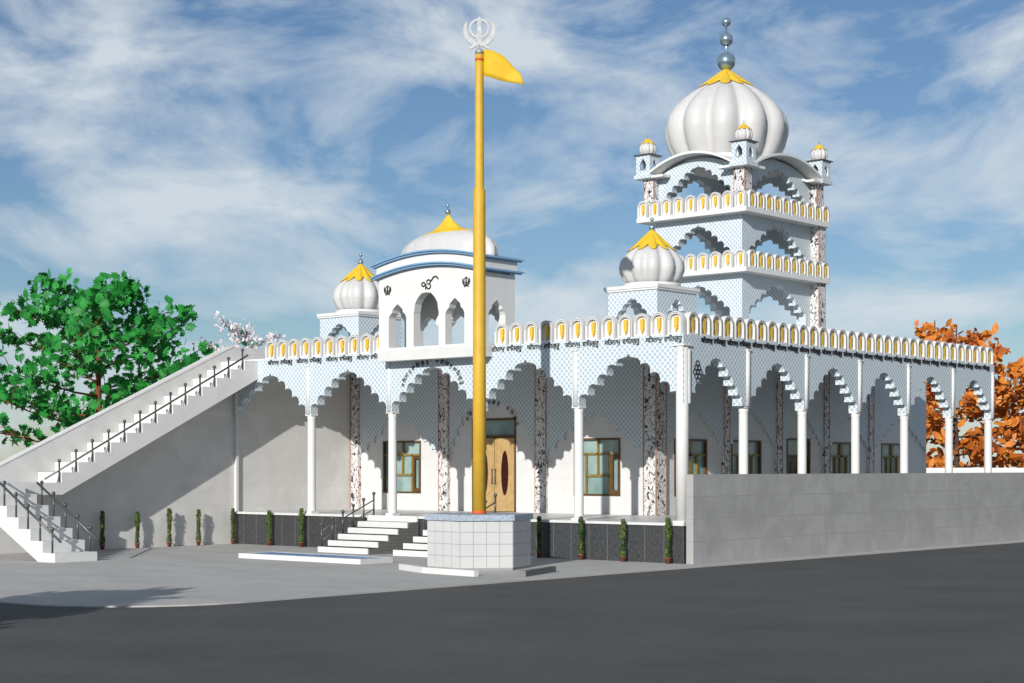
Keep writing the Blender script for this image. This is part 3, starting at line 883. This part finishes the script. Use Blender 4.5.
kerb([(.30, -6.62), (-.35, -4.75)], M['kerb_grey'])
fp = thing('flagpole', 'tall mustard yellow cloth wrapped flagpole with a pale metal emblem at its top', 'flagpole', (PX, PY, 1.345))
m = MB(); c = (PX, PY, 0)
m.lathe([(.165, 1.41), (.163, 5.2), (.158, 5.25), (.152, 8.9), (.150, 9.35), (.115, 9.42), (.105, 12.1), (.10, 12.72)], c, 24); m.build('pole', M['pole'], fp)
m = MB(); m.lathe([(.18, 1.346), (.18, 1.41)], c, 24); m.lathe([(.108, 12.56), (.108, 12.62)], c, 24); m.build('collar', M['red'], fp)
m = MB()
th_ = math.atan2(RT.y, RT.x)
fnk = lambda u, v, w: (PX+RT.x*u-FW.x*(w-.02), PY+RT.y*u-FW.y*(w-.02), v)
m.lathe([(.10, 12.72), (.11, 12.80), (.06, 12.86)], c, 16)
khanda(m, fnk, .0, 13.20, .46, .06); m.build('emblem', M['pale_metal'], fp)
# flag hangs from the pole
m = MB(); U = [(0, 12.86), (.22, 12.84), (.50, 12.70), (.70, 12.49), (.78, 12.41), (.92, 12.26), (1.00, 12.00)]
Lw = [(0, 12.22), (.22, 12.16), (.42, 12.10), (.62, 12.06), (.78, 12.03), (.90, 12.01), (1.00, 11.98)]
vs = []; fs = []; K = 5
for i in range(7):
    for j in range(K+1):
        t = j/K; u = U[i][0]+(Lw[i][0]-U[i][0])*t; v = U[i][1]-.16+(Lw[i][1]-U[i][1]+.16)*t if False else U[i][1]+(Lw[i][1]-U[i][1])*t
        wv = .06*math.sin(i*1.3+t*1.5)*u
        vs.append((PX+RT.x*(u+.10)-FW.x*wv, PY+RT.y*(u+.10)-FW.y*wv, v-.02))
for i in range(6):
    for j in range(K):
        a = i*(K+1)+j; b = a+K+1; fs.append((a, b, b+1, a+1))
m.add(vs, fs, 0, True); fl = m.build('flag', M['flag'], fix=False)
so = fl.modifiers.new('thickness', 'SOLIDIFY'); so.thickness = .012
tag(fl, 'small yellow pennant flying from the top of the flagpole', 'flag')

# ------------------------------------------------------------------ potted ivy columns
def topiary_meshes(seed):
    rnd = random.Random(seed)
    m = MB(); m.lathe([(.055, 0), (.075, .13), (.083, .13), (.083, .16), (.05, .16)], n=14); pot = m.build('pot', M['terracotta'], mesh_only=True)
    m = MB(); m.tube([(0, 0, .1), (0, 0, 1.12)], .035, 6); stem = m.build('stem', M['bark_dark'], mesh_only=True)
    m = MB()
    for _ in range(420):
        z = .17+rnd.random()*1.0; r = (.068+.012*math.sin(z*9))*rnd.uniform(.6, 1.1); t = rnd.random()*2*PI
        c = Vector((r*math.cos(t), r*math.sin(t), z)); s = rnd.uniform(.018, .034)
        n = Vector((math.cos(t)+rnd.uniform(-.6, .6), math.sin(t)+rnd.uniform(-.6, .6), rnd.uniform(-.3, .9))).normalized()
        u = n.orthogonal().normalized(); w = n.cross(u)
        m.add([c+u*s*1.3, c+w*s*.8, c-u*s*1.3, c-w*s*.8], [(0, 1, 2, 3)])
    return pot, stem, m.build('foliage', M['ivy'], mesh_only=True, fix=False)
TP = [topiary_meshes(s) for s in (1, 2, 3)]
def topiary(x, y, i, label):
    t = thing('potted_topiary', label, 'potted plant', (x, y, 0), 'slim potted ivy columns along the walls')
    a = TP[i % 3]; rz = i*1.3
    for nme, me in zip(('pot', 'stem', 'foliage'), a):
        o = bpy.data.objects.new(nme, me); COL.objects.link(o); o.parent = t
    t.rotation_euler = (0, 0, rz); s = (1, .96, 1.03, .98)[i % 4]; t.scale = (s, s, s)
k = 0
LBw = ['slim potted ivy column nearest the foot of the outdoor stairs', 'slim potted ivy column by the pale wall, second from the outdoor stairs',
       'slim potted ivy column by the pale wall, third from the outdoor stairs', 'slim potted ivy column by the pale wall, nearest its corner with the dark plinth']
for y, lb in zip((-5.29, -4.0, -2.78, -1.63), LBw): topiary(XL+.22, y, k, lb); k += 1
LBp = ['slim potted ivy column in the corner where pale wall meets dark plinth', 'slim potted ivy column against the dark plinth, midway between wall corner and steps',
       'slim potted ivy column against the dark plinth just left of the entrance railing', 'slim potted ivy column against the plinth right beside the hexagonal pedestal',
       'slim potted ivy column against the plinth below a column base, second right of the pedestal', 'slim potted ivy column against the plinth, third right of the pedestal',
       'slim potted ivy column against the plinth beside the start of the grey boundary wall']
for x, lb in zip((-17.60, -15.83, -14.33, -4.66, -3.19, -1.77, -.32), LBp): topiary(x, -.24, k, lb); k += 1

# ------------------------------------------------------------------ trees
LEAF = [(0, 1), (.16, .62), (.42, .78), (.40, .42), (.88, .40), (.62, .12), (.78, -.12), (.36, -.18), (.40, -.5), (.08, -.32), (0, -.6),
        (-.08, -.32), (-.40, -.5), (-.36, -.18), (-.78, -.12), (-.62, .12), (-.88, .40), (-.40, .42), (-.42, .78), (-.16, .62)]
SIMPLE = [(0, 1), (.30, .55), (.42, .1), (.28, -.4), (0, -.7), (-.28, -.4), (-.42, .1), (-.30, .55)]
def branchy(rnd, base, H, spread, nlimb, lean=0., low=.25, upw=.5, ex=.6):
    """trunk and limbs; returns mesh builder and twig ends"""
    m = MB(); tips = []
    trunk = [base+Vector((lean*H*t*t+.05*math.sin(t*7), .05*math.cos(t*5), H*.92*t)) for t in [i/8 for i in range(9)]]
    r0 = H*.020
    m.tube(trunk, [r0*(1-.85*i/8) for i in range(9)], 10)
    for i in range(nlimb):
        t = low+(.95-low)*(i/(nlimb-1)); p = trunk[min(8, int(t*8))].lerp(trunk[min(8, int(t*8)+1)], t*8-int(t*8))
        ang = i*2.4+rnd.uniform(-.4, .4); env = math.sin(PI*min(1, max(.12, ((t-low*.3)/(1.08-low*.3))**.75)))**ex
        L = spread*env*rnd.uniform(.78, 1.08)
        d = Vector((math.cos(ang), math.sin(ang), 0)); pts = [p]; n = 5
        for j in range(1, n+1):
            s = j/n; pts.append(p+d*L*s+Vector((rnd.uniform(-.1, .1), rnd.uniform(-.1, .1), L*upw*s*(.7+.3*s)*rnd.uniform(.9, 1.1))))
        rb = r0*(1-.8*t)*.42
        m.tube(pts, [rb*(1-.8*j/n) for j in range(n+1)], 6)
        tips.append((pts[-1], d))
        for j in range(1, n+1):
            for q in range(3):
                a2 = ang+rnd.choice((-1, 1))*rnd.uniform(.4, 1.2); dd = Vector((math.cos(a2), math.sin(a2), rnd.uniform(.0, .7)))
                l2 = L*rnd.uniform(.18, .36); e = pts[j]+dd*l2; mid = pts[j]+dd*l2*.5+Vector((0, 0, .04))
                m.tube([pts[j], mid, e], [rb*.42, rb*.3, rb*.12], 5, cap=False)
                tips += [(e, dd), (mid, dd)]
    tips.append((trunk[-1], Vector((0, 0, 1))))
    return m, tips
def leaves(rnd, tips, per, size, jit, shape, face=None):
    m = MB()
    for p, d in tips:
        for _ in range(per):
            c = p+Vector((rnd.gauss(0, jit), rnd.gauss(0, jit), rnd.gauss(0, jit*.7)))
            s = size*rnd.uniform(.6, 1.25)
            n = Vector((rnd.gauss(.25, .8), rnd.gauss(-.5, .8), rnd.gauss(.3, .7))).normalized()
            u = n.orthogonal().normalized(); u = Matrix.Rotation(rnd.uniform(0, 6.28), 3, n) @ u; w = n.cross(u)
            bend = rnd.uniform(.1, .35)
            m.add([c+u*x*s+w*y*s-n*bend*s*(x*x+.5*y*y) for x, y in shape], [tuple(range(len(shape)))])
    return m
def tree(name, label, cat, base, H, spread, nl, seed, leafmat, bark, per, size, jit, shape, limbmat=None, **kw):
    rnd = random.Random(seed); t = thing(name, label, cat, base)
    mb, tips = branchy(rnd, base, H, spread, nl, **kw)
    mb.build('trunk', bark, t); leaves(rnd, tips, per, size, jit, shape).build('crown', leafmat, t, fix=False)
    return t, tips, rnd
tree('maple_tree', 'large green maple tree rising behind the sloping stair wall', 'tree', spot(100, 68), 10.7, 4.9, 30, 4, M['leaf'], M['bark'], 3, .27, .30, LEAF, low=.10, upw=.22, ex=1.)
tree('autumn_tree', 'orange leaved autumn tree behind the right end of the arcade', 'tree', spot(956, 97), 11.4, 4.0, 26, 17, M['autumn'], M['bark_dark'], 2, .38, .28, SIMPLE, low=.14, upw=.08, ex=.7)
tree('autumn_tree', 'second orange autumn tree partly cut off by the right edge of the picture', 'tree', spot(1036, 99), 9.4, 3.9, 22, 8, M['autumn'], M['bark_dark'], 2, .38, .28, SIMPLE, low=.14, upw=.10, ex=.7)
tb, tips, rnd = tree('blossom_tree', 'sparse pale pink blossom tree behind the top of the stairs', 'tree', spot(246, 70), 9.0, 2.4, 16, 21, M['petal'], M['bark_dark'], 3, .13, .20, SIMPLE, low=.4, upw=.30)
leaves(rnd, tips[::9], 1, .17, .14, LEAF).build('green_leaves', M['teal_leaf'], tb, fix=False)
tree('maple_tree', 'green tree out of view at the left that shades the paving corner', 'tree', Vector((2.5, -28.6, 0)), 5.0, 1.3, 12, 33, M['leaf'], M['bark'], 7, .24, .3, LEAF, low=.35, upw=.4)

# ------------------------------------------------------------------ light
SUN = Vector((.38, -1.0, .375)).normalized()
ld = bpy.data.lights.new('sun', 'SUN'); ld.energy = 5.0; ld.angle = math.radians(.5); ld.color = (1, .965, .91)
lo = bpy.data.objects.new('sun', ld); COL.objects.link(lo); lo.rotation_euler = (-SUN).to_track_quat('-Z', 'Y').to_euler()
w = bpy.data.worlds.new('World'); S.world = w; w.use_nodes = True
nt = w.node_tree; bg = nt.nodes['Background']
sky = nt.nodes.new('ShaderNodeTexSky'); sky.sky_type = 'NISHITA'; sky.sun_disc = False
sky.sun_elevation = math.asin(SUN.z); sky.sun_rotation = math.atan2(SUN.x, SUN.y)
sky.air_density = 1.0; sky.dust_density = .1; sky.ozone_density = 3.5
tc = nt.nodes.new('ShaderNodeTexCoord')
mp = nt.nodes.new('ShaderNodeMapping'); nt.links.new(tc.outputs['Generated'], mp.inputs[0])
mp.vector_type = 'TEXTURE'; mp.inputs['Rotation'].default_value = (math.radians(-20), math.radians(-20), 0); mp.inputs['Scale'].default_value = (.62, .62, .24); mp.inputs['Location'].default_value = (.35, .2, .1)
n1 = nt.nodes.new('ShaderNodeTexNoise'); n1.inputs['Scale'].default_value = 4.6; n1.inputs['Detail'].default_value = 12; n1.inputs['Roughness'].default_value = .58; n1.inputs['Distortion'].default_value = .35
nt.links.new(mp.outputs[0], n1.inputs['Vector'])
mr = nt.nodes.new('ShaderNodeMapRange'); mr.inputs[1].default_value = .43; mr.inputs[2].default_value = .64; mr.inputs[3].default_value = .0; mr.inputs[4].default_value = .92
nt.links.new(n1.outputs['Fac'], mr.inputs[0])
mx = nt.nodes.new('ShaderNodeMix'); mx.data_type = 'RGBA'; nt.links.new(mr.outputs[0], mx.inputs[0])
tint = nt.nodes.new('ShaderNodeMix'); tint.data_type = 'RGBA'; tint.blend_type = 'MULTIPLY'; tint.inputs[0].default_value = 1; tint.inputs[7].default_value = (.97, 1.02, 1.10, 1)
nt.links.new(sky.outputs[0], tint.inputs[6]); nt.links.new(tint.outputs[2], mx.inputs[6]); mx.inputs[7].default_value = (9.2, 10.2, 11.0, 1)
nt.links.new(mx.outputs[2], bg.inputs[0]); bg.inputs[1].default_value = .070

S.view_settings.view_transform = 'Standard'; S.view_settings.look = 'None'; S.view_settings.exposure = 0; S.view_settings.gamma = 1
S.render.resolution_x = 1024; S.render.resolution_y = 683; S.render.engine = 'CYCLES'
